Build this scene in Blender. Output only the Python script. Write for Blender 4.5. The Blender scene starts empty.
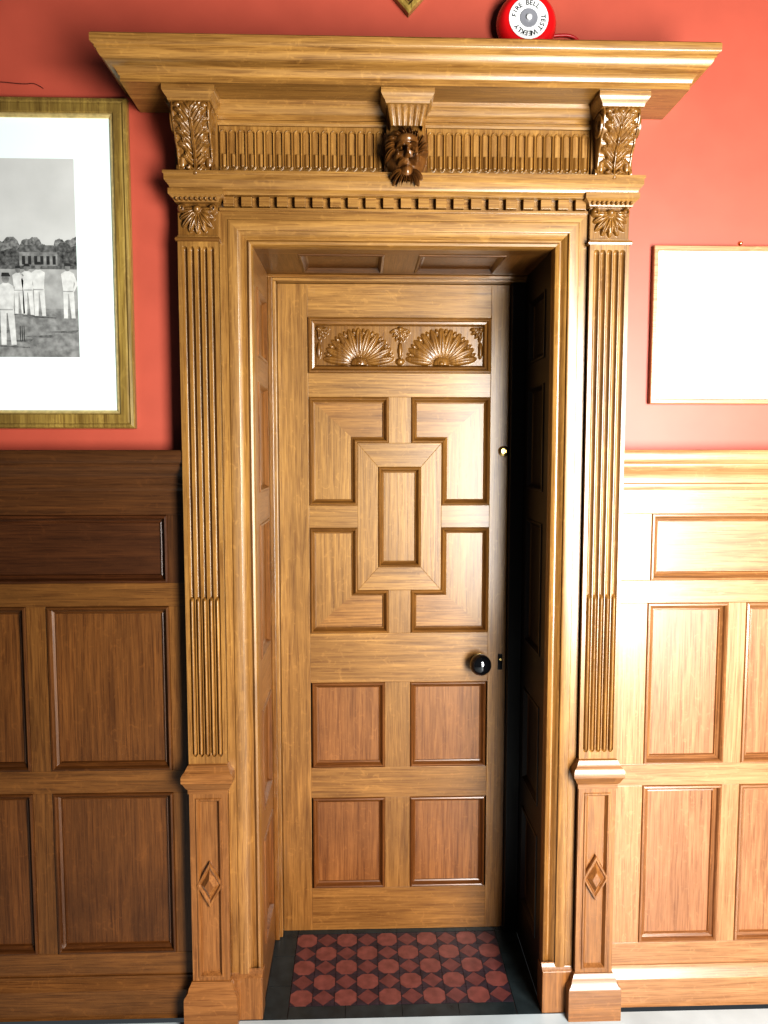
import bpy, bmesh, math, random
from mathutils import Vector, Matrix
random.seed(4)
SC = bpy.context.scene
COL = SC.collection

# ------------------------------------------------------------------ materials
def newmat(name):
    m = bpy.data.materials.new(name); m.use_nodes = True
    nt = m.node_tree
    return m, nt, nt.nodes["Principled BSDF"]

def plain(name, col, rough=.5, metal=0, coat=0, noise=0, nscale=20, bump=0):
    m, nt, p = newmat(name)
    p.inputs["Roughness"].default_value = rough
    p.inputs["Metallic"].default_value = metal
    p.inputs["Coat Weight"].default_value = coat
    p.inputs["Base Color"].default_value = (*col, 1)
    if noise or bump:
        tc = nt.nodes.new("ShaderNodeTexCoord")
        n = nt.nodes.new("ShaderNodeTexNoise"); n.inputs["Scale"].default_value = nscale
        n.inputs["Detail"].default_value = 6
        nt.links.new(tc.outputs["Object"], n.inputs["Vector"])
        r = nt.nodes.new("ShaderNodeValToRGB")
        r.color_ramp.elements[0].position = .3; r.color_ramp.elements[1].position = .7
        r.color_ramp.elements[0].color = (*[c*(1-noise) for c in col], 1)
        r.color_ramp.elements[1].color = (*[min(1, c*(1+noise)) for c in col], 1)
        nt.links.new(n.outputs["Fac"], r.inputs["Fac"])
        nt.links.new(r.outputs["Color"], p.inputs["Base Color"])
        if bump:
            b = nt.nodes.new("ShaderNodeBump"); b.inputs["Strength"].default_value = bump
            b.inputs["Distance"].default_value = .004
            nt.links.new(n.outputs["Fac"], b.inputs["Height"])
            nt.links.new(b.outputs["Normal"], p.inputs["Normal"])
    return m

def wood(name, dark, light, axis='z', rough=.38, stain=(.11,.036,.010), stain_amt=.5, coat=.3):
    m, nt, p = newmat(name)
    N = nt.nodes; L = nt.links
    tc = N.new("ShaderNodeTexCoord")
    def noise(sc, detail, rough_=.5, dist=0):
        mp = N.new("ShaderNodeMapping"); mp.inputs["Scale"].default_value = sc
        L.new(tc.outputs["Object"], mp.inputs["Vector"])
        n = N.new("ShaderNodeTexNoise"); n.inputs["Scale"].default_value = 1.0
        n.inputs["Detail"].default_value = detail; n.inputs["Roughness"].default_value = rough_
        n.inputs["Distortion"].default_value = dist
        L.new(mp.outputs[0], n.inputs["Vector"]); return n
    def ax(a, l): return {'z':(a,a,l), 'x':(l,a,a), 'y':(a,l,a)}[axis]
    def ramp(n, p0, c0, p1, c1):
        r = N.new("ShaderNodeValToRGB"); e = r.color_ramp.elements
        e[0].position=p0; e[0].color=(*c0,1); e[1].position=p1; e[1].color=(*c1,1)
        L.new(n.outputs["Fac"], r.inputs["Fac"]); return r
    n1 = noise(ax(55,1.7), 10, .70, 1.3)
    n2 = noise(ax(330,11), 3)
    n3 = noise(ax(3.4,1.6), 6, .66, .5)
    n4 = noise(ax(38,30), 2, .5, 2.0)       # medullary fleck
    r1 = ramp(n1, .28, dark, .66, light)
    r2 = ramp(n2, .34, (.58,.50,.44), .50, (1,1,1))
    mx = N.new("ShaderNodeMixRGB"); mx.blend_type='MULTIPLY'; mx.inputs[0].default_value=.75
    L.new(r1.outputs[0], mx.inputs[1]); L.new(r2.outputs[0], mx.inputs[2])
    r4 = ramp(n4, .60, (0,0,0), .72, (.30,)*3)
    mx4 = N.new("ShaderNodeMixRGB"); mx4.inputs[2].default_value=(*[min(1,c*1.25) for c in light],1)
    L.new(r4.outputs[0], mx4.inputs[0]); L.new(mx.outputs[0], mx4.inputs[1])
    r3 = ramp(n3, .42, (0,0,0), .70, (stain_amt,)*3)
    mx2 = N.new("ShaderNodeMixRGB"); mx2.inputs[2].default_value=(*stain,1)
    L.new(r3.outputs[0], mx2.inputs[0]); L.new(mx4.outputs[0], mx2.inputs[1])
    # handled, slightly more russet patina on the lower metre of the joinery
    sx = N.new("ShaderNodeSeparateXYZ"); L.new(tc.outputs["Object"], sx.inputs[0])
    mr = N.new("ShaderNodeMapRange"); mr.inputs[1].default_value=1.5; mr.inputs[2].default_value=.35
    mr.inputs[3].default_value=0; mr.inputs[4].default_value=.7
    L.new(sx.outputs["Z"], mr.inputs[0])
    mx5 = N.new("ShaderNodeMixRGB"); mx5.blend_type='MULTIPLY'; mx5.inputs[2].default_value=(.95,.80,.80,1)
    L.new(mr.outputs[0], mx5.inputs[0]); L.new(mx2.outputs[0], mx5.inputs[1])
    L.new(mx5.outputs[0], p.inputs["Base Color"])
    p.inputs["Roughness"].default_value = rough
    p.inputs["Coat Weight"].default_value = coat
    p.inputs["Coat Roughness"].default_value = .22
    b = N.new("ShaderNodeBump"); b.inputs["Strength"].default_value=.18; b.inputs["Distance"].default_value=.002
    L.new(n1.outputs["Fac"], b.inputs["Height"]); L.new(b.outputs["Normal"], p.inputs["Normal"])
    return m

def woodset(tag, fr, mo, pa, cv, stain_amt=.45, coat=.3):
    """8 slots: frame v/h/depth, moulding v/h, carved, panel v/h"""
    k=dict(stain_amt=stain_amt, coat=coat)
    ps=tuple(c*.65 for c in pa[0])
    fs=tuple(c*.85 for c in fr[0])
    return [wood("oak_%s_vertical"%tag,*fr,'z',stain=fs,**k), wood("oak_%s_horizontal"%tag,*fr,'x',stain=fs,**k), wood("oak_%s_depth"%tag,*fr,'y',stain=fs,**k),
            wood("oak_%s_moulding_v"%tag,*mo,'z',rough=.3,stain=ps,**k), wood("oak_%s_moulding_h"%tag,*mo,'x',rough=.3,stain=ps,**k),
            wood("oak_%s_carved"%tag,*cv,'z',rough=.32,stain=ps,**k),
            wood("oak_%s_panel_v"%tag,*pa,'z',stain=ps,**k), wood("oak_%s_panel_h"%tag,*pa,'x',stain=ps,**k)]
MATS = woodset("golden", ((.130,.062,.015),(.34,.190,.056)), ((.090,.040,.009),(.24,.122,.033)),
               ((.130,.058,.014),(.31,.162,.045)), ((.095,.043,.010),(.27,.142,.037)), .5)
MATS_RED = woodset("russet", ((.130,.057,.015),(.31,.155,.049)), ((.08,.033,.009),(.22,.100,.029)),
               ((.130,.052,.014),(.30,.145,.046)), ((.10,.042,.010),(.26,.12,.034)),.5)
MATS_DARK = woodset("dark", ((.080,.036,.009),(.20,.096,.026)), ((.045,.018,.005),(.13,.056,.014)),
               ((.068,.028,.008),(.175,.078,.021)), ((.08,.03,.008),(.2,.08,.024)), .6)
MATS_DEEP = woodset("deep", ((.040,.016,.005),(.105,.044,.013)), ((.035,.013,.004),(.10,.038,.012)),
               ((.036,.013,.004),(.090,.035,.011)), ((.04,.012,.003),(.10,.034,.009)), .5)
MATS_SHADE = woodset("painted_shade", ((.004,.0025,.0015),(.011,.006,.003)), ((.005,.003,.0015),(.014,.007,.003)),  # near-black colour paints in the shade of the right reveal
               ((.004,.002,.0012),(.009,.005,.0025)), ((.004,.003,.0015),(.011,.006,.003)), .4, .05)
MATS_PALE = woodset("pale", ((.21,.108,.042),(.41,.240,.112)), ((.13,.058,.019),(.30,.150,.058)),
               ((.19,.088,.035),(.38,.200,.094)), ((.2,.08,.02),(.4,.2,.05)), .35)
RED = plain("red_plaster", (.365,.084,.052), rough=.5, noise=.05, nscale=9, bump=.08)
iWV, iWH, iWY, iMV, iMH, iCV, iPV, iPH = range(8)

# ------------------------------------------------------------------ mesh helpers
class B:
    def __init__(s): s.v=[]; s.f=[]; s.m=[]
    def add(s, vs, fs, m=0):
        o=len(s.v); s.v += [tuple(v) for v in vs]
        for i,f in enumerate(fs):
            s.f.append([o+a for a in f]); s.m.append(m[i] if isinstance(m,list) else m)
    def make(s, name, parent=None, mats=None, smooth=None, bevel=0):
        me = bpy.data.meshes.new(name); me.from_pydata(s.v, [], s.f)
        for mt in (mats or MATS): me.materials.append(mt)
        me.polygons.foreach_set("material_index", s.m)
        bm = bmesh.new(); bm.from_mesh(me)
        bmesh.ops.recalc_face_normals(bm, faces=bm.faces)
        bm.to_mesh(me); bm.free()
        ob = bpy.data.objects.new(name, me); COL.objects.link(ob)
        if smooth is not None:
            me.polygons.foreach_set("use_smooth", [True]*len(me.polygons))
            try: me.set_sharp_from_angle(angle=math.radians(smooth))
            except Exception: pass
        if bevel:
            md = ob.modifiers.new("bevel", 'BEVEL'); md.width=bevel; md.segments=2
            md.limit_method='ANGLE'; md.angle_limit=math.radians(50)
        if parent: ob.parent = parent
        return ob

def empty(name):
    e = bpy.data.objects.new(name, None); e.empty_display_size=.1; COL.objects.link(e); return e

def FR(y0=0.0): return lambda u,v,w: (u, y0-w, v)       # wall-facing map, w toward room

def box(b,T,u0,u1,v0,v1,w0,w1,m=0):
    vs=[T(u,v,w) for w in (w0,w1) for v in (v0,v1) for u in (u0,u1)]
    b.add(vs,[(0,1,3,2),(4,5,7,6),(0,1,5,4),(2,3,7,6),(0,2,6,4),(1,3,7,5)],m)
def prism(b,T,poly,w0,w1,m=0):
    n=len(poly); vs=[T(p[0],p[1],w0) for p in poly]+[T(p[0],p[1],w1) for p in poly]
    b.add(vs,[list(range(n)),list(range(n,2*n))]+[(i,(i+1)%n,n+(i+1)%n,n+i) for i in range(n)],m)
def area2(p): return sum(p[i][0]*p[(i+1)%len(p)][1]-p[(i+1)%len(p)][0]*p[i][1] for i in range(len(p)))
def inset(poly,d):
    out=[];n=len(poly)
    for i in range(n):
        p0,p1,p2=[Vector(poly[(i+k)%n][:2]) for k in (-1,0,1)]
        d1=(p1-p0).normalized(); d2=(p2-p1).normalized()
        n1=Vector((-d1.y,d1.x)); n2=Vector((-d2.y,d2.x))
        mm=(n1+n2)/(1+n1.dot(n2)); q=p1+mm*d; out.append((q.x,q.y))
    return out
def rect(x0,x1,z0,z1): return [(x0,z0),(x1,z0),(x1,z1),(x0,z1)]
def panel(b,T,poly,steps,mfill,fill=True,mm=None):
    """concentric moulding loops then a flat field; steps=(inset,w)"""
    if area2(poly)<0: poly=poly[::-1]
    n=len(poly); loops=[inset(poly,s[0]) for s in steps]
    vs=[T(p[0],p[1],s[1]) for lp,s in zip(loops,steps) for p in lp]
    fs=[];ms=[]
    for k in range(len(steps)-1):
        for i in range(n):
            j=(i+1)%n
            fs.append((k*n+i,k*n+j,(k+1)*n+j,(k+1)*n+i))
            horiz=abs(poly[i][1]-poly[j][1])<abs(poly[i][0]-poly[j][0])
            ms.append(mm if mm is not None else (iMH if horiz else iMV))
    b.add(vs,fs,ms)
    lp=loops[-1]; w=steps[-1][1]
    if fill: b.add([T(p[0],p[1],w) for p in lp],[list(range(n))],mfill)
    return lp
def sweep(b,T,path,prof,m,side=1,caps=True):
    """profile (off,h) swept along 2D path with mitres. T(a,b,h)"""
    n=len(path); P=[Vector(p) for p in path]; offs=[]
    for i in range(n):
        d1=(P[i]-P[i-1]).normalized() if i>0 else None
        d2=(P[i+1]-P[i]).normalized() if i<n-1 else None
        if d1 is None: d1=d2
        if d2 is None: d2=d1
        n1=Vector((d1.y,-d1.x))*side; n2=Vector((d2.y,-d2.x))*side
        offs.append((n1+n2)/(1+n1.dot(n2)))
    k=len(prof)
    vs=[T(P[i].x+offs[i].x*o,P[i].y+offs[i].y*o,h) for i in range(n) for (o,h) in prof]
    fs=[];ms=[]
    for i in range(n-1):
        for j in range(k-1):
            fs.append((i*k+j,i*k+j+1,(i+1)*k+j+1,(i+1)*k+j)); ms.append(m[i] if isinstance(m,(list,tuple)) else m)
    if caps:
        fs += [list(range(k)), [ (n-1)*k+j for j in range(k)]]; ms += [ms[0],ms[-1]]
    b.add(vs,fs,ms)
def grid(b,us,vs_,fn,m=0):
    nu,nv=len(us),len(vs_)
    V=[fn(u,v) for v in vs_ for u in us]
    b.add(V,[(j*nu+i,j*nu+i+1,(j+1)*nu+i+1,(j+1)*nu+i) for j in range(nv-1) for i in range(nu-1)],m)
def lin(a,c,n): return [a+(c-a)*i/(n-1) for i in range(n)]
def lathe(b,T,cx,cz,prof,m=0,seg=40,sx=1,sz=1):
    k=len(prof); vs=[]
    for s in range(seg):
        a=2*math.pi*s/seg
        for r,w in prof: vs.append(T(cx+r*math.cos(a)*sx,cz+r*math.sin(a)*sz,w))
    fs=[(s*k+j,s*k+j+1,((s+1)%seg)*k+j+1,((s+1)%seg)*k+j) for s in range(seg) for j in range(k-1)]
    b.add(vs,fs,m)
    b.add([T(cx+prof[-1][0]*math.cos(2*math.pi*s/seg)*sx,cz+prof[-1][0]*math.sin(2*math.pi*s/seg)*sz,prof[-1][1]) for s in range(seg)],[list(range(seg))],m)
def lobes_h(L,x,z):
    """relief height: union of rotated ellipsoid domes (cx,cz,rx,rz,ang,amp)"""
    h=0
    for cx,cz,rx,rz,ang,amp in L:
        dx,dz=x-cx,z-cz; 
        R=max(rx,rz)
        if abs(dx)>R or abs(dz)>R: continue
        c,s=math.cos(ang),math.sin(ang)
        u=(dx*c+dz*s)/rx; v=(-dx*s+dz*c)/rz; q=u*u+v*v
        if q<1:
            g=math.sqrt(1-q)*amp*(1-.35*math.exp(-(v/.16)**2) if amp>0 and rx>1.6*rz else 1)
            if amp>0: h=max(h,g)
            else: h+=g
    return h

W = FR(0.0)
# ------------------------------------------------------------------ room shell
b=B()
X0,X1,ZT=-2.2,2.4,3.3
box(b,W,X0,-.33,0,ZT,-.5,0,0); box(b,W,.57,X1,0,ZT,-.5,0,0); box(b,W,-.33,.57,2.20,ZT,-.5,0,0)
b.make("wall_back",mats=[RED])
b=B(); box(b,lambda u,v,w:(u,v,w),X0,X1,-3.6,-.062,-.06,0,0)
SLATE=plain("stone_floor",(.42,.46,.47),rough=.35,noise=.12,nscale=6)
b.make("floor",mats=[SLATE])

# ------------------------------------------------------------------ wainscot
WST=[(0,.025),(.002,.029),(.007,.030),(.010,.026),(.012,.019),(.018,.014),(.021,.015),(.023,.010)]
def wainscot(name, xa, xb, cols, topcols, mats, mats_top):
    root=empty(name)
    b=B(); bt=B()
    box(b,W,xa,xb,0,1.53,0,.008,iPV)
    for z0,z1 in ((1.183,1.247),(.655,.719),(.06,.184)):
        box(b,W,xa,xb,z0,z1,.008,.025,iWH)
    box(bt,W,xa,xb,1.434,1.53,.008,.025,iWH)
    def stiles(cs,z0,z1,bb):
        cs=sorted(cs); e=[xa]+[v for c in cs for v in c]+[xb]
        for i in range(0,len(e),2):
            if e[i+1]-e[i]>.002: box(bb,W,e[i],e[i+1],z0,z1,.008,.025,iWV)
    stiles(topcols,1.247,1.434,bt); stiles(cols,.719,1.183,b); stiles(cols,.184,.655,b)
    b.make("frame",root,mats=mats,bevel=.0012)
    bt.make("frieze_rail",root,mats=mats_top,bevel=.0012)
    bt=B()
    for c in topcols: panel(bt,W,rect(c[0],c[1],1.247,1.434),WST,iPH)
    bt.make("frieze_panels",root,mats=mats_top)
    b=B()
    for c in cols:
        panel(b,W,rect(c[0],c[1],.719,1.183),WST,iPV)
        panel(b,W,rect(c[0],c[1],.184,.655),WST,iPV)
    b.make("panels",root,mats=mats)
    return root
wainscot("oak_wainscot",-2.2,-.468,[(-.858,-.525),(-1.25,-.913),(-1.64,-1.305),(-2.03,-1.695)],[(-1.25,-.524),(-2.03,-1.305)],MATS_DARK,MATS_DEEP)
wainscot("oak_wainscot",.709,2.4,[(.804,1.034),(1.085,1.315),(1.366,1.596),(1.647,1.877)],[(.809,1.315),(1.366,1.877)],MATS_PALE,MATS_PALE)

RAIL=[(.0,1.500),(.026,1.500),(.030,1.508),(.030,1.516),(.034,1.520),(.034,1.538),(.040,1.548),(.050,1.556),(.056,1.566),(.056,1.572),(.062,1.576),(.066,1.586),(.066,1.604),(.062,1.610),(0,1.610)]
BASE=[(0,0),(.045,0),(.045,.085),(.040,.092),(.036,.102),(.032,.108),(.030,.118),(0,.12)]
TZ=lambda a,c,h:(a,c,h)
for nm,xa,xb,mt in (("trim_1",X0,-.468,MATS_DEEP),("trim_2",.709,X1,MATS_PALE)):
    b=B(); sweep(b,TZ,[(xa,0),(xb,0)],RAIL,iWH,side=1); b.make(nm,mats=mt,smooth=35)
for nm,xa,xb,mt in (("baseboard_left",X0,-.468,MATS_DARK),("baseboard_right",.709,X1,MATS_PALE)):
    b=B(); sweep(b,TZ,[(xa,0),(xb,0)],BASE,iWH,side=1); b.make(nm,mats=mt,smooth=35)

# ------------------------------------------------------------------ door surround
DS=empty("carved_door_surround")
OX0,OX1,OZ=-.283,.521,2.148
TA=lambda a,c,h:(a,-h,c)
ARC=[(0,0),(0,.026),(.003,.033),(.009,.036),(.013,.033),(.015,.030),(.019,.030),(.024,.036),(.030,.043),(.034,.045),(.034,.050),(.037,.052),(.060,.052),(.062,.050),(.066,.050),(.083,.050),(.083,0)]
b=B(); sweep(b,TA,[(OX0,.0),(OX0,OZ),(OX1,OZ),(OX1,.0)],ARC,[iWV,iWH,iWV],side=-1)
b.make("architrave",DS,smooth=35)
b=B()
for xa,xb in ((OX0-.083,OX0+.004),(OX1-.004,OX1+.083)):
    box(b,W,xa,xb,0,.125,0,.060,iWV)
    grid(b,lin(xa,xb,2),[0,.2,.4,.6,.8,1],lambda u,t:(u,-.060+.014*math.sin(t*math.pi/2),.125+.02*t),iWV)
b.make("architrave_plinths",DS,mats=MATS_RED,bevel=.002)
JW=[(0,.0),(.002,.003),(.007,.004),(.010,.0),(.016,-.008),(.022,-.010)]
def lining(b,T,ua,ub,va,vb,ops,vert=True):
    if vert:
        u0,u1=ops[0][0],ops[0][1]
        box(b,T,ua,u0,va,vb,-.02,0,iWV); box(b,T,u1,ub,va,vb,-.02,0,iWV)
        z=va
        for o in ops:
            box(b,T,u0,u1,z,o[2],-.02,0,iWY); z=o[3]
        box(b,T,u0,u1,z,vb,-.02,0,iWY)
    else:
        v0,v1=ops[0][2],ops[0][3]
        box(b,T,ua,ub,va,v0,-.02,0,iWH); box(b,T,ua,ub,v1,vb,-.02,0,iWH)
        u=ua
        for o in ops:
            box(b,T,u,o[0],v0,v1,-.02,0,iWY); u=o[1]
        box(b,T,u,ub,v0,v1,-.02,0,iWY)
    for o in ops: panel(b,T,rect(*o),JW,iPV)
segs=[(.15,.47),(.56,.86),(1.01,1.40),(1.49,1.80),(1.87,2.06)]
TL=lambda u,v,w:(OX0+w,u,v); TR=lambda u,v,w:(OX1-w,u,v); TS=lambda u,v,w:(u,v,OZ-w)
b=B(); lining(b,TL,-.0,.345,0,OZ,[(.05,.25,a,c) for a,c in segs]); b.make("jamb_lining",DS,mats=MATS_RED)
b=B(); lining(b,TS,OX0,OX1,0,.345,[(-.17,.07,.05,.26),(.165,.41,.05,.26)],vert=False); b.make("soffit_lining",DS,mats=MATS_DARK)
b=B(); lining(b,TR,-.0,.345,0,OZ,[(.05,.25,a,c) for a,c in segs]); b.make("shade_painted_jamb_lining",DS,mats=MATS_SHADE)  # same joinery as the left jamb, its shade painted into the oak
b=B()
box(b,W,OX0,-.259,0,2.131,-.40,-.305,iWV); box(b,W,OX0,OX1,2.131,OZ,-.40,-.305,iWH)
box(b,W,OX0,-.268,.0,2.138,-.305,-.290,iMV);box(b,W,OX0,OX1,2.138,OZ,-.305,-.29,iMH)
b.make("door_frame",DS,bevel=.002)
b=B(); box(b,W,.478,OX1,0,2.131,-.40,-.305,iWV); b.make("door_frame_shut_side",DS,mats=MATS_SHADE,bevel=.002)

# pilasters
PLX=[(-.470,-.366),(.606,.711)]
NF=5
def pil_h(s,z):
    h=.070; marg=.09
    if s<marg or s>1-marg: return h
    q=(s-marg)/(1-2*marg)*NF; i=min(NF-1,int(q)); c=(q-i-.5)*2
    fw=.80; hw=.0085
    zt=2.135; zb=.775
    r=abs(c)/fw
    if r>=1: return h
    for ze,sg in ((zt,1),(zb,-1)):
        dz=(z-(ze-sg*hw))*sg
        if dz>0:
            rr=math.hypot(r,dz/hw)
            if rr>=1: return h
            r=rr
    dep=.0115*math.sqrt(1-r*r)
    if z<1.215:
        t=max(0,min(1,(1.215-z)/.008))
        bead=-.0100+.0140*math.sqrt(max(0,1-(r/.80)**2)) if r<.80 else -.0115*math.sqrt(1-r*r)
        return h+(1-t)*(-dep)+t*max(-dep,bead)
    return h-dep
for xa,xb in PLX:
    b=B()
    zs=[.745,.762]+lin(.766,.79,13)+lin(.85,1.19,5)+[1.205,1.208,1.211,1.215,1.219]+lin(1.3,2.09,5)+lin(2.12,2.14,13)+[2.15,2.162]
    ss=lin(0,1,91)
    grid(b,ss,zs,lambda s,z:(xa+(xb-xa)*s,-pil_h(s,z),z),iWV)
    box(b,W,xa,xb,.745,2.160,0,.057,iWV)
    box(b,W,xa,xa+.0006,.745,2.160,0,.0699,iWV); box(b,W,xb-.0006,xb,.745,2.160,0,.0699,iWV)
    b.make("pilaster_shaft",DS,smooth=45)
    b=B(); cx=(xa+xb)/2
    box(b,W,xa,xb,2.161,2.265,0,.062,iWV)
    path=[(xa,0),(xa,-.070),(xb,-.070),(xb,0)]
    sweep(b,TZ,path,[(-.008,2.146),(.004,2.148),(.006,2.153),(.004,2.158),(-.008,2.160)],iMH,side=1,caps=False)
    sweep(b,TZ,path,[(-.008,2.243),(.004,2.245),(.007,2.252),(.013,2.258),(.018,2.262),(.018,2.276),(-.008,2.277)],iWH,side=1,caps=False)
    b.make("pilaster_capital",DS,smooth=35)
    b=B(); L=[]
    for i in range(9):
        a=math.radians(-176+i*21.5); r=.058 if i in (2,3,4,5,6) else .050
        L.append((cx+math.cos(a)*r*.50, 2.228+math.sin(a)*r*.55, r*.50,.0092,a,.015))
    L += [(cx,2.228,.013,.012,0,.020),(cx-.040,2.231,.012,.012,0,.016),(cx+.040,2.231,.012,.012,0,.016),
          (cx-.040,2.231,.005,.005,0,-.009),(cx+.040,2.231,.005,.005,0,-.009)]
    grid(b,lin(xa+.001,xb-.001,90),lin(2.159,2.244,76),lambda x,z:(x,-.064-lobes_h(L,x,z),z),iCV)
    b.make("capital_shell_carving",DS,smooth=60)
    b=B()
    for i in range(9):
        x=cx-.050+i*.0125
        lathe(b,FR(-.0715),x,2.2515,[(.0045,0),(.004,.012),(.002,.016),(.0002,.0165)],iCV,seg=8)
    b.make("capital_beads",DS,smooth=60)
    b=B()
    path=[(xa,0),(xa,-.074),(xb,-.074),(xb,0)]
    box(b,W,xa,xb,.13,.69,0,.060,iWV)
    CAP=[(-.01,.668),(.003,.672),(.003,.684),(.008,.690),(.014,.703),(.018,.708),(.018,.725),(.014,.732),(.010,.736),(.006,.744),(.002,.752),(-.006,.756)]
    sweep(b,TZ,path,CAP,iWH,side=1,caps=False)
    BS=[(.022,0),(.022,.088),(.020,.094),(.016,.098),(.012,.104),(.010,.116),(.006,.122),(.003,.130),(-.01,.134)]
    sweep(b,TZ,path,BS,iWH,side=1,caps=False)
    pr=rect(xa,xb,.125,.675)
    panel(b,W,pr,[(0,.055),(0,.074),(.016,.074),(.018,.077),(.022,.077),(.026,.070),(.029,.066)],iWV,mm=iWV)
    b.make("pedestal",DS,mats=MATS_RED,smooth=35)
    b=B(); cz=.411
    dm=[(cx,cz-.066),(cx+.037,cz),(cx,cz+.066),(cx-.037,cz)]
    panel(b,W,dm,[(0,.064),(.0,.074),(.002,.078),(.006,.078),(.010,.073),(.011,.073),(.022,.086)],iCV,mm=iWV)
    b.make("diamond_boss",DS,mats=MATS_RED)

# entablature
b=B()
box(b,W,OX0-.083,OX1+.083,OZ+.083,2.318,0,.044,iWH)
for i in range(21):
    x=-.352+i*.0460
    box(b,W,x,x+.028,2.240,2.264,.040,.062,iWH)
box(b,W,-.364,.604,2.230,2.238,.040,.056,iWH)
b.make("dentil_course",DS,bevel=.001)
b=B()
path=[(-.472,0),(-.472,-.070),(.713,-.070),(.713,0)]
LEDGE=[(-.01,2.264),(0,2.266),(.005,2.272),(.012,2.276),(.014,2.284),(.020,2.290),(.024,2.295),(.024,2.308),(.027,2.311),(.027,2.317),(.004,2.321),(-.03,2.322)]
sweep(b,TZ,path,LEDGE,iWH,side=1,caps=False)
box(b,W,-.4695,.7105,2.266,2.3205,0,.066,iWH)
box(b,W,-.470,.711,2.3195,2.496,0,.056,iWH)
for xa,xb in ((-.4705,-.362),(.604,.7115)): box(b,W,xa,xb,2.3185,2.4955,0,.070,iWV)
UP=[(-.02,2.440),(0,2.441),(.004,2.446),(.004,2.452),(-.002,2.456),(-.002,2.466),(.008,2.472),(.012,2.480),(.020,2.486),(.022,2.4965),(-.01,2.4965)]
sweep(b,TZ,[(-.470,0),(-.470,-.063),(.711,-.063),(.711,0)],UP,iWH,side=1,caps=False)
b.make("frieze_mouldings",DS,smooth=35)
def frz(x,z,xa,pitch):
    q=(x-xa)/pitch; i=math.floor(q); c=(q-i-.5)*pitch
    hw=pitch*.45; z0,z1=2.331,2.431
    zz=min(max(z,z0+hw),z1-hw); d=math.hypot(c,z-zz)/hw
    if d>=1: return 0
    if d>.66: return .0030*math.sin((1-d)/.34*math.pi)**.6+.0005
    base=-.0034
    if z<2.370: base=max(base,-.0030+.0064*math.sqrt(max(0,1-(d/.50)**2)) if d<.50 else base)
    return base
b=B()
for xa,xb in ((-.360,.066),(.176,.602)):
    n=18; p=(xb-xa)/n
    grid(b,lin(xa,xb,n*14+1),lin(2.323,2.440,66),lambda x,z:(x,-.0605-frz(x,z,xa,p),z),iWV)
b.make("fluted_frieze",DS,smooth=60)
# cornice
b=B()
path=[(-.575,0),(-.575,-.170),(.815,-.170),(.815,0)]
CR=[(-.02,2.499),(0,2.499),(0,2.508),(.004,2.510),(.006,2.516),(.010,2.522),(.018,2.527),(.027,2.531),(.036,2.538),(.041,2.546),(.042,2.551),(.046,2.553),(.046,2.558),(.052,2.561),(.054,2.564),(.054,2.580),(.050,2.584),(-.02,2.586)]
sweep(b,TZ,path,CR,iWH,side=1,caps=False)
box(b,W,-.5757,.8157,2.496,2.5075,0,.1707,iWH)
box(b,W,-.574,.814,2.500,2.5855,0,.169,iWH)
b.make("cornice",DS,smooth=35)

# acanthus consoles
def prof_y(t):
    pts=[(0,.146),(.12,.150),(.28,.142),(.45,.122),(.62,.102),(.78,.093),(.90,.095),(1,.086)]
    for (a,pa),(c,pc) in zip(pts,pts[1:]):
        if t<=c:
            k=(t-a)/(c-a); k=k*k*(3-2*k); return pa+(pc-pa)*k
    return pts[-1][1]
LF=[(0,.10,.095,.006,math.pi/2,.015)]
for k in range(7):
    lc=.034+k*.024; ln=(.036,.044,.046,.044,.040,.033,.024)[k]; wd=.0135-.0007*k
    for sg in (-1,1):
        a=math.radians(58-3*k)
        dx,dl=math.cos(a),-math.sin(a)
        LF.append((sg*dx*ln*.60, lc+dl*ln*.5, ln*.68, wd, math.atan2(dl,sg*dx), .014-.0006*k))
        for j,(da,fr) in enumerate(((.55,.80),(-.5,.85))):
            aa=a+da
            LF.append((sg*(dx*ln*.75+math.cos(aa)*ln*.25), lc+dl*ln*.7-math.sin(aa)*ln*.22, ln*.32, wd*.55, math.atan2(-math.sin(aa),sg*math.cos(aa)), .0125))
LF += [(0,.185,.012,.012,0,.016),(0,.012,.014,.014,0,.013)]
for sg in (-1,1): LF += [(sg*.032,.012,.013,.010,sg*.5,.011),(sg*.036,.150,.010,.016,0,.009)]
for cx in (-.416,.6585):
    b=B(); z1,z0=2.468,2.300
    def cw(t): return .049-.004*t
    def cp(s,t):
        edge=1-min(1,max(0,(abs(s)-.95)/.05))
        h=lobes_h(LF,s*.049,t*.195)*edge
        if edge>0 and abs(s)>.86: h=max(h,.006*edge)
        return (cx+cw(t)*s,-(prof_y(t)-.010+h),z1+(z0-z1)*t)
    grid(b,lin(-1,1,84),lin(0,1,150),cp,iCV)
    for sg in (-1,1):
        grid(b,[0,1],lin(0,1,40),lambda k,t:(cx+sg*cw(t),-(.06+(prof_y(t)-.010-.06)*k),z1+(z0-z1)*t),iCV)
        TT=(lambda sg:(lambda u,v,w:(cx+sg*(.047+w),u,v)))(sg)
        lathe(b,TT,-.108,2.432,[(.030,0),(.030,.004),(.024,.005),(.022,.002),(.013,.002),(.011,.006),(.0005,.008)],iCV,seg=28)
        lathe(b,TT,-.074,2.325,[(.014,-.006),(.014,.001),(.010,.002),(.0005,.003)],iCV,seg=20)
    grid(b,lin(-1,1,3),[0,1],lambda s,k:(cx+cw(1)*s,-(.06+.020*k),z0),iCV)
    b.make("acanthus_console",DS,smooth=60)
b=B()
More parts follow.
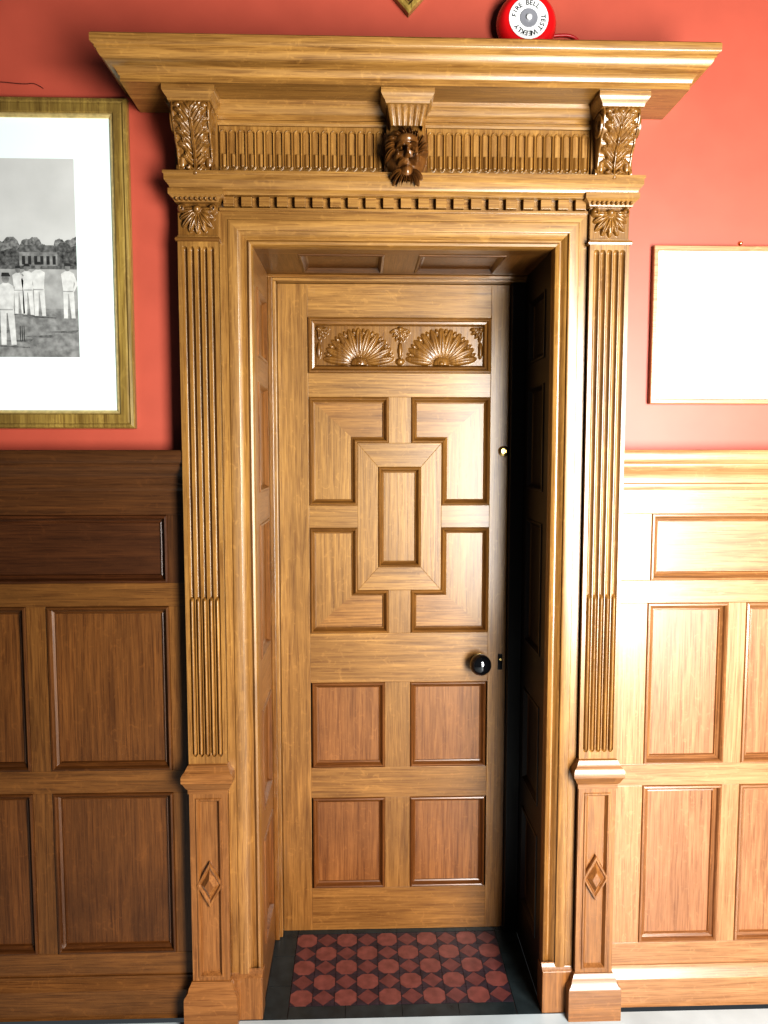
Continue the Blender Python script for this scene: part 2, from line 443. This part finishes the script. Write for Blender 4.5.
for cx,wd in ((-.416,.052),(.6585,.052),(.120,.054)):
    pth=[(cx-wd,-.05),(cx-wd,-.152),(cx+wd,-.152),(cx+wd,-.05)]
    sweep(b,TZ,pth,[(-.02,2.462),(0,2.463),(.002,2.470),(.006,2.474),(.010,2.480),(.012,2.484),(.012,2.4955)],iWH,side=1,caps=False)
    box(b,W,cx-wd+.0005,cx+wd-.0005,2.4625,2.4955,.05,.1515,iWH)
b.make("console_caps",DS,smooth=35)

# central console with grotesque mask
b=B(); cx=.120
box(b,W,cx-.050,cx+.050,2.318,2.463,.05,.084,iCV)
def bell(t): return .146-.030*t**.8
grid(b,lin(-1,1,60),lin(0,1,14),lambda s,t:(cx+s*(.050-.010*t),-(bell(t)+(.003*abs(math.sin(s*math.pi*3)))),2.463-.040*t),iCV)
for sg in (-1,1): grid(b,[0,1],lin(0,1,14),lambda k,t:(cx+sg*(.050-.010*t),-(.06+(bell(t)-.06)*k),2.463-.040*t),iCV)
b.make("mask_console_bracket",DS,smooth=60)
b=B(); MZ=2.352; S=1.22
M=[(0,.004,.043,.062,0,.046),(0,.006,.033,.048,0,.058),(0,.028,.032,.022,0,.061),(0,-.040,.020,.026,0,.054),
   (-.013,.015,.014,.0050,.28,.071),(.013,.015,.014,.0050,-.28,.071),
   (0,.000,.0050,.018,0,.077),(0,-.011,.0095,.0058,0,.079),
   (-.019,-.010,.010,.011,0,.066),(.019,-.010,.010,.011,0,.066),
   (-.0125,.0055,.0058,.0040,0,.0625),(.0125,.0055,.0058,.0040,0,.0625),
   (-.011,-.020,.013,.0042,.5,.071),(.011,-.020,.013,.0042,-.5,.071),
   (0,-.033,.010,.0035,0,.066)]
EYES=M[10:12]
NEG=[(-.0125,.0065,.0095,.0065,0,-.013),(.0125,.0065,.0095,.0065,0,-.013),(0,-.0265,.011,.0042,0,-.024)]
for i in range(10):
    a=math.radians(-15+i*23.3)
    M.append((math.cos(a)*.034,.012+math.sin(a)*.036,.018,.0072,a+.5,.054))
for i in range(8):
    a=math.radians(-155+i*18.5)
    M.append((math.cos(a)*.022,-.030+math.sin(a)*.026,.018,.0052,a,.056))
def mk(x,z):
    h=lobes_h(M,x,z)
    if h>.05:
        h=max(h+lobes_h(NEG,x,z),lobes_h(EYES,x,z))
    return h
grid(b,lin(-.045,.045,110),lin(-.062,.060,140),lambda x,z:(cx+x*S,-.078-mk(x,z)*1.15,MZ+.002+z*1.12),0)
b.make("grotesque_mask",DS,mats=[wood("oak_mask_dark",(.06,.026,.007),(.18,.085,.024),'z',rough=.3)],smooth=70)

# ------------------------------------------------------------------ door
DR=empty("door_1"); F0=FR(.34)
b=B()
def q(x0,x1,z0,z1,m): box(b,F0,x0,x1,z0,z1,-.022,0,m)
XL,XR=-.163,.418
q(-.258,XL,0,2.13,iWV); q(XR,.477,0,2.13,iWV)
for z0,z1 in ((0,.147),(.46,.563),(.85,1.014),(1.778,1.853),(2.027,2.13)): q(XL,XR,z0,z1,iWH)
q(.080,.163,.147,.46,iWV); q(.080,.163,.563,.85,iWV)
bx0,bx1,bz0,bz1=.092,.164,1.360,1.432
rx0,rx1,rz0,rz1=-.008,.262,1.156,1.632
q(bx0,bx1,rz1,1.778,iWV); q(bx0,bx1,1.014,rz0,iWV); q(XL,rx0,bz0,bz1,iWH); q(rx1,XR,bz0,bz1,iWH)
ix0,ix1,iz0,iz1=.058,.196,1.231,1.556
for poly,m in (([(rx0,rz1),(rx1,rz1),(ix1,iz1),(ix0,iz1)],iWH),([(rx0,rz0),(rx1,rz0),(ix1,iz0),(ix0,iz0)],iWH),
               ([(rx0,rz0),(rx0,rz1),(ix0,iz1),(ix0,iz0)],iWV),([(rx1,rz0),(rx1,rz1),(ix1,iz1),(ix1,iz0)],iWV)):
    prism(b,F0,poly,-.022,0,m)
box(b,F0,-.258,.477,0,2.13,-.045,-.0225,iWV)
b.make("door_leaf",DR,bevel=.0009)
DST=[(0,0),(.002,.004),(.006,.006),(.009,.004),(.011,-.001),(.015,-.008),(.019,-.010),(.0195,-.013)]
b=B()
for x0,x1 in ((XL+.004,.080),(.163,XR-.004)):
    for z0,z1 in ((.147,.46),(.563,.85)): panel(b,F0,rect(x0,x1,z0,z1),DST,iPV)
b.make("door_lower_panels",DR,mats=MATS_RED)
b=B()
panel(b,F0,rect(ix0,ix1,iz0,iz1),DST,iWV)
for (ox,xi,xe) in ((XL,rx0,bx0),(XR,rx1,bx1)):
    for (oz,zi,ze) in ((1.778,rz1,bz1),(1.014,rz0,bz0)):
        poly=[(ox,oz),(xe,oz),(xe,zi),(xi,zi),(xi,ze),(ox,ze)]
        rev=area2(poly)<0
        lp=panel(b,F0,poly,DST,iWV,fill=False)
        if rev: lp=lp[::-1]
        w=DST[-1][1]
        b.add([F0(p[0],p[1],w) for p in (lp[0],lp[1],lp[2],lp[3])],[(0,1,2,3)],iPH)
        b.add([F0(p[0],p[1],w) for p in (lp[0],lp[3],lp[4],lp[5])],[(0,1,2,3)],iWV)
TOPST=[(0,0),(.002,.007),(.007,.009),(.011,.006),(.013,-.001),(.020,-.003),(.024,-.010),(.026,-.016)]
panel(b,F0,rect(XL,XR,1.853,2.027),TOPST,iPH)
b.make("door_panels",DR)
b=B()
L=[]; cz=1.884
for fx in (-.003,.260):
    n=11
    for i in range(n):
        a=math.pi*(i+.5)/n; r=.112
        L.append((fx+math.cos(a)*r*.62,cz+math.sin(a)*r*.60,r*.40,.0130,a,.011))
        if i<n-1:
            a2=math.pi*(i+1)/n; L.append((fx+math.cos(a2)*r*.93,cz+math.sin(a2)*r*.90,.010,.005,a2,.007))
    L.append((fx,cz,.026,.022,0,.013)); L.append((fx,cz,.012,.010,0,.017))
# spandrel leaves: one pendant spray between the fans, a half spray in each upper corner
for px,angs in ((.1285,(-158,-130,-108,-90,-72,-50,-22)),(-.130,(-5,-30,-58,-84)),(.386,(-175,-150,-122,-96))):
    for a_ in angs:
        a=math.radians(a_); ln=.030 if abs(abs(a_)-90)>25 else .036
        L.append((px+math.cos(a)*ln*.62,1.994+math.sin(a)*ln*.62,ln*.55,.0062,a,.010))
    L.append((px,1.992,.010,.008,0,.013))
L += [(.1285,1.925,.007,.026,0,.010),(.1285,1.890,.014,.011,0,.011)]
for px in (-.129,.385): L.append((px,1.925,.007,.026,0,.009))
grid(b,lin(XL+.0255,XR-.0255,320),lin(1.8785,2.0015,100),lambda x,z:(x,.352-lobes_h(L,x,z)*(1 if z>1.8795 else 0),z),iCV)
b.make("fan_carving",DR,smooth=60)
BLK=plain("black_ebonised",(.008,.008,.009),rough=.12,coat=.8)
BRS=plain("brass",(.75,.55,.22),rough=.22,metal=1)
b=B()
lathe(b,F0,.388,.918,[(.026,0),(.026,.003),(.020,.006),(.012,.008),(.010,.014),(.010,.030)],1,seg=36)
lathe(b,F0,.388,.918,[(.012,.016),(.024,.020),(.032,.030),(.035,.042),(.033,.054),(.025,.065),(.012,.070),(.0005,.071)],0,seg=40)
b.make("door_knob",DR,mats=[BLK,BRS],smooth=50)
b=B()
lathe(b,F0,.462,1.606,[(.017,0),(.017,.005),(.014,.008),(.009,.009),(.008,.006),(.0005,.006)],0,seg=32)
box(b,F0,.4612,.4628,1.601,1.611,.006,.0066,1)
box(b,F0,.452,.466,.890,.942,0,.004,1); lathe(b,F0,.459,.925,[(.004,.004),(.004,.0055),(.0003,.0056)],0,seg=12)
b.make("door_locks",DR,mats=[BRS,BLK],smooth=40)

# ------------------------------------------------------------------ threshold tiles
TR_=plain("red_quarry_tile",(.185,.066,.056),rough=.28,noise=.25,nscale=35)
TR2=plain("maroon_tile",(.145,.052,.048),rough=.28,noise=.25,nscale=35)
TD=plain("dark_tile",(.042,.028,.036),rough=.3,noise=.3,nscale=30)
TB=plain("black_border_tile",(.026,.034,.036),rough=.25,noise=.3,nscale=18)
GR=plain("grout",(.12,.09,.085),rough=.9)
TP=lambda u,v,w:(u,v,w)
b=B()
box(b,TP,OX0,OX1,-.062,.345,-.06,-.003,3)
tx0,tx1,ty1=-.210,.446,.318
NC,NR=10,5
c=(tx1-tx0)/NC; g=.0006
for i in range(NC):
    for j in range(NR):
        x0=tx0+i*c; y0=ty1-(j+1)*c; h=c/2; cx_,cy_=x0+h,y0+h; r=h-g
        if (i+j)%2==0:      # octagonal quarry tile, small dark corner triangles, dark diamond inset
            k=.017
            P=[(x0+k,y0+g),(x0+c-k,y0+g),(x0+c-g,y0+k),(x0+c-g,y0+c-k),(x0+c-k,y0+c-g),(x0+k,y0+c-g),(x0+g,y0+c-k),(x0+g,y0+k)]
            prism(b,TP,P,-.003,0,0)
            cut=k-.0015
        else:               # diamond set square with four dark triangles
            prism(b,TP,[(cx_-r,cy_),(cx_,cy_-r),(cx_+r,cy_),(cx_,cy_+r)],-.003,0,1)
            cut=r-.0015
        for sx,sy in ((-1,-1),(1,-1),(1,1),(-1,1)):
            X=cx_+sx*r; Y=cy_+sy*r
            prism(b,TP,[(X,Y),(X-sx*cut,Y),(X,Y-sy*cut)],-.003,0,2)
def strip(x0,x1,y0,y1,n,alongx):
    for i in range(n):
        if alongx: prism(b,TP,rect(x0+(x1-x0)*i/n+g,x0+(x1-x0)*(i+1)/n-g,y0,y1),-.003,0,4)
        else: prism(b,TP,rect(x0,x1,y0+(y1-y0)*i/n+g,y0+(y1-y0)*(i+1)/n-g),-.003,0,4)
yb=ty1-NR*c
strip(OX0+.002,tx0-.002,-.06,.343,3,False); strip(tx1+.002,OX1-.002,-.06,.343,3,False)
strip(tx0,tx1,ty1+.002,.343,4,True); strip(tx0,tx1,-.06,yb-.002,4,True)
b.make("threshold_tile_floor",mats=[TR_,TR2,TD,GR,TB])

# ------------------------------------------------------------------ pictures
GOLD=wood("gilt_frame",(.13,.08,.018),(.34,.24,.07),'z',rough=.35,stain=(.05,.025,.01),stain_amt=.7)
GOLDL=plain("gilt_slip",(.62,.47,.22),rough=.35,metal=.6,noise=.2,nscale=60)
MAT=plain("mount_board",(.62,.70,.66),rough=.8)
def pframe(b,x0,x1,z0,z1,steps,m):
    loops=[inset(rect(x0,x1,z0,z1),s[0]) for s in steps]
    vs=[W(p[0],p[1],s[1]) for lp,s in zip(loops,steps) for p in lp]
    b.add(vs,[(k*4+i,k*4+(i+1)%4,(k+1)*4+(i+1)%4,(k+1)*4+i) for k in range(len(steps)-1) for i in range(4)],m)
P1=empty("framed_cricket_photograph")
b=B(); fx0,fx1,fz0,fz1=-1.46,-.605,1.668,2.524
pframe(b,fx0,fx1,fz0,fz1,[(0,.002),(0,.018),(.003,.022),(.010,.024),(.014,.021),(.018,.022),(.036,.022),(.040,.019)],0)
pframe(b,fx0,fx1,fz0,fz1,[(.040,.019),(.043,.019),(.048,.013),(.049,.010)],1)
b.make("frame",P1,mats=[GOLD,GOLDL])
b=B(); box(b,W,fx0+.045,fx1-.045,fz0+.045,fz1-.045,.002,.0102,0); b.make("mount",P1,mats=[MAT])
greys=[plain("print_grey_%d"%i,(v,v*.99,v*.94),rough=.6,noise=nz,nscale=ns) for i,(v,nz,ns) in enumerate(((.44,.12,5),(.20,.4,60),(.085,.8,110),(.03,.3,40),(.50,.15,60),(.12,.6,90),(.29,.25,30),(.15,.7,120)))]
b=B(); px0,px1,pz0,pz1=-1.32,-.750,1.858,2.372
hz=2.10
def fl(poly,w,m): prism(b,W,poly,.0102,w,m)
fl(rect(px0,px1,pz0,pz1),.0104,0)
fl(rect(px0,px1,pz0,hz),.0106,6)
fl(rect(px0,px1,pz0,1.985),.01065,1)
n=220
def trees(z0,amp,seed,w,m):
    rr=random.Random(seed); blobs=[(px0+(px1-px0)*k/34+rr.uniform(-.008,.008),rr.uniform(.010,.024),rr.uniform(.004,.030)*amp) for k in range(35)]
    pts2=[]
    for i in range(n+1):
        x=px0+(px1-px0)*i/n; h=0
        for cxk,rk,hk in blobs:
            d=abs(x-cxk)
            if d<rk: h=max(h,hk+math.sqrt(rk*rk-d*d))
        pts2.append((x,z0+h+rr.uniform(-.0015,.0015)))
    fl([(px0,hz-.008),(px1,hz-.008)]+pts2[::-1],w,m)
trees(hz+.030,.8,3,.01065,7)
trees(hz+.008,1.0,8,.0107,2)
fl(rect(-.90,-.80,hz-.005,hz+.032),.0108,1); fl([(-.91,hz+.032),(-.79,hz+.032),(-.81,hz+.050),(-.89,hz+.050)],.0109,5)
for k in range(6): fl(rect(-.893+.016*k,-.885+.016*k,hz,hz+.022),.0110,3)
fl(rect(px0,px1,hz-.012,hz-.003),.0111,5)
for k in range(9): fl([(px0+.06*k,1.90+.012*(k%3)),(px0+.06*k+.09,1.905+.012*(k%3)),(px0+.06*k+.08,1.90+.012*(k%3)-.004)],.0109,5)
def man(x,z,h,m=4,trous=4,flip=1):
    s=h; w=.0113
    fl([(x-.09*s,z),(x-.02*s,z),(x-.005*s,z+.44*s),(x+.01*s,z+.44*s),(x+.05*s,z),(x+.12*s,z),(x+.10*s,z+.5*s),(x-.09*s,z+.5*s)],w,trous)
    fl([(x-.09*s,z+.48*s),(x+.09*s,z+.48*s),(x+.12*s,z+.80*s),(x+.04*s,z+.85*s),(x-.04*s,z+.85*s),(x-.12*s,z+.80*s)],w+.0001,m)
    fl(rect(x-.09*s,x+.09*s,z+.475*s,z+.495*s),w+.00015,6)
    fl([(x+flip*.11*s,z+.80*s),(x+flip*.18*s,z+.62*s),(x+flip*.11*s,z+.48*s),(x+flip*.09*s,z+.52*s),(x+flip*.13*s,z+.62*s),(x+flip*.08*s,z+.76*s)],w+.0002,m)
    fl([(x+.050*s*math.cos(a),z+.91*s+.065*s*math.sin(a)) for a in [i*math.pi/5 for i in range(10)]],w+.0002,1)
    fl([(x-.055*s,z+.94*s),(x+.07*s,z+.94*s),(x+.045*s,z+.99*s),(x-.045*s,z+.99*s)],w+.0003,3)
    if x+.3*s<px1: fl([(x-.12*s,z-.01*s),(x+.30*s,z-.03*s),(x+.30*s,z-.045*s),(x-.10*s,z-.025*s)],w,5)
for x,z,h in ((-.938,1.890,.19),(-.905,1.972,.125),(-.882,1.968,.135),(-.852,1.966,.142),(-.775,1.960,.145),(-1.02,1.96,.15),(-1.10,1.90,.19),(-1.19,1.965,.145),(-1.25,1.96,.15)):
    man(x,z,h,flip=1 if int(x*1000)%2 else -1)
for x in (-.905,-.900,-.895): fl(rect(x,x+.0015,1.90,1.94),.0112,3)
b.make("photo_print",P1,mats=greys)

P2=empty("framed_picture")
PALE=wood("pale_frame_wood",(.28,.14,.060),(.43,.24,.12),'x',rough=.4,stain_amt=.1)
b=B(); fx0,fx1,fz0,fz1=.797,1.36,1.737,2.162
pframe(b,fx0,fx1,fz0,fz1,[(0,.002),(0,.018),(.002,.020),(.011,.020),(.014,.016),(.014,.010)],0)
b.make("frame",P2,mats=[PALE])
b=B(); box(b,W,fx0+.011,fx1-.011,fz0+.011,fz1-.011,.002,.0102,0)
GLASS_REFL=plain("painted_glass_reflection",(.93,.93,.95),rough=.35,coat=.6)  # glossy white stands in for the reflection off the unmodelled picture glass
b.make("reflection_sheet",P2,mats=[GLASS_REFL])
b=B(); lathe(b,W,1.04,2.172,[(.005,0),(.005,.006),(.003,.010),(.0003,.011)],0,seg=12); b.make("hook",P2,mats=[BRS],smooth=40)

# gilt diamond plaque high on the wall, only its lowest tip is in view
b=B(); hx,hz_=.130,2.745
r=.24
dm=[(hx,hz_),(hx+r,hz_+r*1.1),(hx,hz_+2.2*r),(hx-r,hz_+r*1.1)]
steps=[(0,.002),(0,.022),(.004,.026),(.012,.026),(.018,.018),(.022,.016)]
lp=[inset(dm,s[0]) for s in steps]
vs=[W(p[0],p[1],s[1]) for l_,s in zip(lp,steps) for p in l_]
b.add(vs,[(k*4+i,k*4+(i+1)%4,(k+1)*4+(i+1)%4,(k+1)*4+i) for k in range(len(steps)-1) for i in range(4)],0)
b.add([W(p[0],p[1],.016) for p in lp[-1]],[(0,1,2,3)],1)
b.make("diamond_wall_plaque",mats=[GOLD,plain("plaque_field",(.08,.03,.015),rough=.4)])

# ------------------------------------------------------------------ fire bell
FB=empty("fire_alarm_bell")
BR=plain("bell_red_enamel",(.50,.010,.012),rough=.22,coat=.7)
LW=plain("label_white",(.62,.62,.60),rough=.5)
LG=plain("label_grey_metal",(.30,.30,.32),rough=.35,metal=.4)
b=B(); bx,bz=.436,2.715
lathe(b,W,bx,bz,[(.050,0),(.052,.030),(.050,.034)],0,seg=40)
lathe(b,W,bx,bz,[(.076,.030),(.0785,.032),(.0785,.038),(.074,.050),(.066,.060),(.060,.063),(.050,.064)],0,seg=56)
lathe(b,W,bx,bz,[(.051,.0635),(.051,.0655),(.050,.066)],1,seg=48)
lathe(b,W,bx,bz,[(.023,.066),(.023,.0678),(.021,.068)],2,seg=40)
lathe(b,W,bx,bz,[(.007,.066),(.007,.073),(.004,.075),(.0003,.076)],1,seg=20)
box(b,W,bx-.025,bx+.025,2.5865,2.68,0,.028,0)
b.make("bell_gong",FB,mats=[BR,LW,LG,BLK],smooth=45)
TXT="FIRE BELL  TEST WEEKLY  "
for i,ch in enumerate(TXT):
    if ch==' ': continue
    a=math.pi*.95-i*2*math.pi/len(TXT)
    cu=bpy.data.curves.new("letter","FONT"); cu.body=ch; cu.size=.017; cu.align_x='CENTER'; cu.align_y='CENTER'; cu.extrude=.0006
    cu.materials.append(BLK)
    o=bpy.data.objects.new("letter_%d"%i,cu); COL.objects.link(o); o.parent=FB
    o.location=(bx+.037*math.cos(a),-.0668,bz+.037*math.sin(a))
    o.rotation_euler=(math.pi/2,-(a-math.pi/2),0)
def cable(name,pts,r,mat,parent=None):
    cu=bpy.data.curves.new(name,"CURVE"); cu.dimensions='3D'; cu.bevel_depth=r; cu.bevel_resolution=3
    sp=cu.splines.new('NURBS'); sp.points.add(len(pts)-1); sp.use_endpoint_u=True; sp.order_u=3
    for p,q_ in zip(sp.points,pts): p.co=(*q_,1)
    cu.materials.append(mat); o=bpy.data.objects.new(name,cu); COL.objects.link(o)
    if parent: o.parent=parent
    return o
cable("bell_cable",[(bx+.045,-.012,bz-.02),(bx+.10,-.012,bz-.010),(bx+.14,-.010,bz-.016),(bx+.16,-.010,bz-.05),(bx+.162,-.010,2.588)],.004,plain("red_cable",(.35,.02,.02),rough=.4),FB)
cable("picture_wire",[(-1.10,-.006,2.56),(-.95,-.006,2.568),(-.87,-.005,2.560),(-.845,-.004,2.566),(-.825,-.002,2.552)],.0007,BLK)

# ------------------------------------------------------------------ light
def area(name,loc,target,sx,sy,power,col):
    l=bpy.data.lights.new(name,'AREA'); l.shape='RECTANGLE'; l.size=sx; l.size_y=sy; l.energy=power; l.color=col
    o=bpy.data.objects.new(name,l); COL.objects.link(o); o.location=loc
    o.rotation_euler=(Vector(target)-Vector(loc)).to_track_quat('-Z','Y').to_euler()
    return o
area("window_daylight",(1.25,-2.3,1.38),(.50,0,1.05),.9,1.8,155,(1.0,1.0,.985))
w=bpy.data.worlds.new("World"); SC.world=w; w.use_nodes=True
w.node_tree.nodes["Background"].inputs[0].default_value=(.85,.93,1,1)
w.node_tree.nodes["Background"].inputs[1].default_value=.06

# ------------------------------------------------------------------ camera
f=760.0; th=math.atan(62/760); ps=math.atan(.0316)
sF,cF=math.sin(th),math.cos(th); sp,cp_=math.sin(ps),math.cos(ps)
Fv=Vector((sp*cF,cp_*cF,-sF)); Rv=Vector((cp_,-sp,0)); Uv=Vector((sp*sF,cp_*sF,cF))
cam=bpy.data.cameras.new("camera"); co=bpy.data.objects.new("camera",cam); COL.objects.link(co)
co.matrix_world=Matrix((( Rv.x,Uv.x,-Fv.x,0),(Rv.y,Uv.y,-Fv.y,-2.1),(Rv.z,Uv.z,-Fv.z,1.61),(0,0,0,1)))
cam.sensor_fit='VERTICAL'; cam.sensor_height=36; cam.lens=36*f/1024
cam.clip_start=.05
SC.camera=co
SC.view_settings.view_transform='Standard'
try: SC.view_settings.look='High Contrast'
except Exception as e: print(e)
SC.view_settings.exposure=0.25
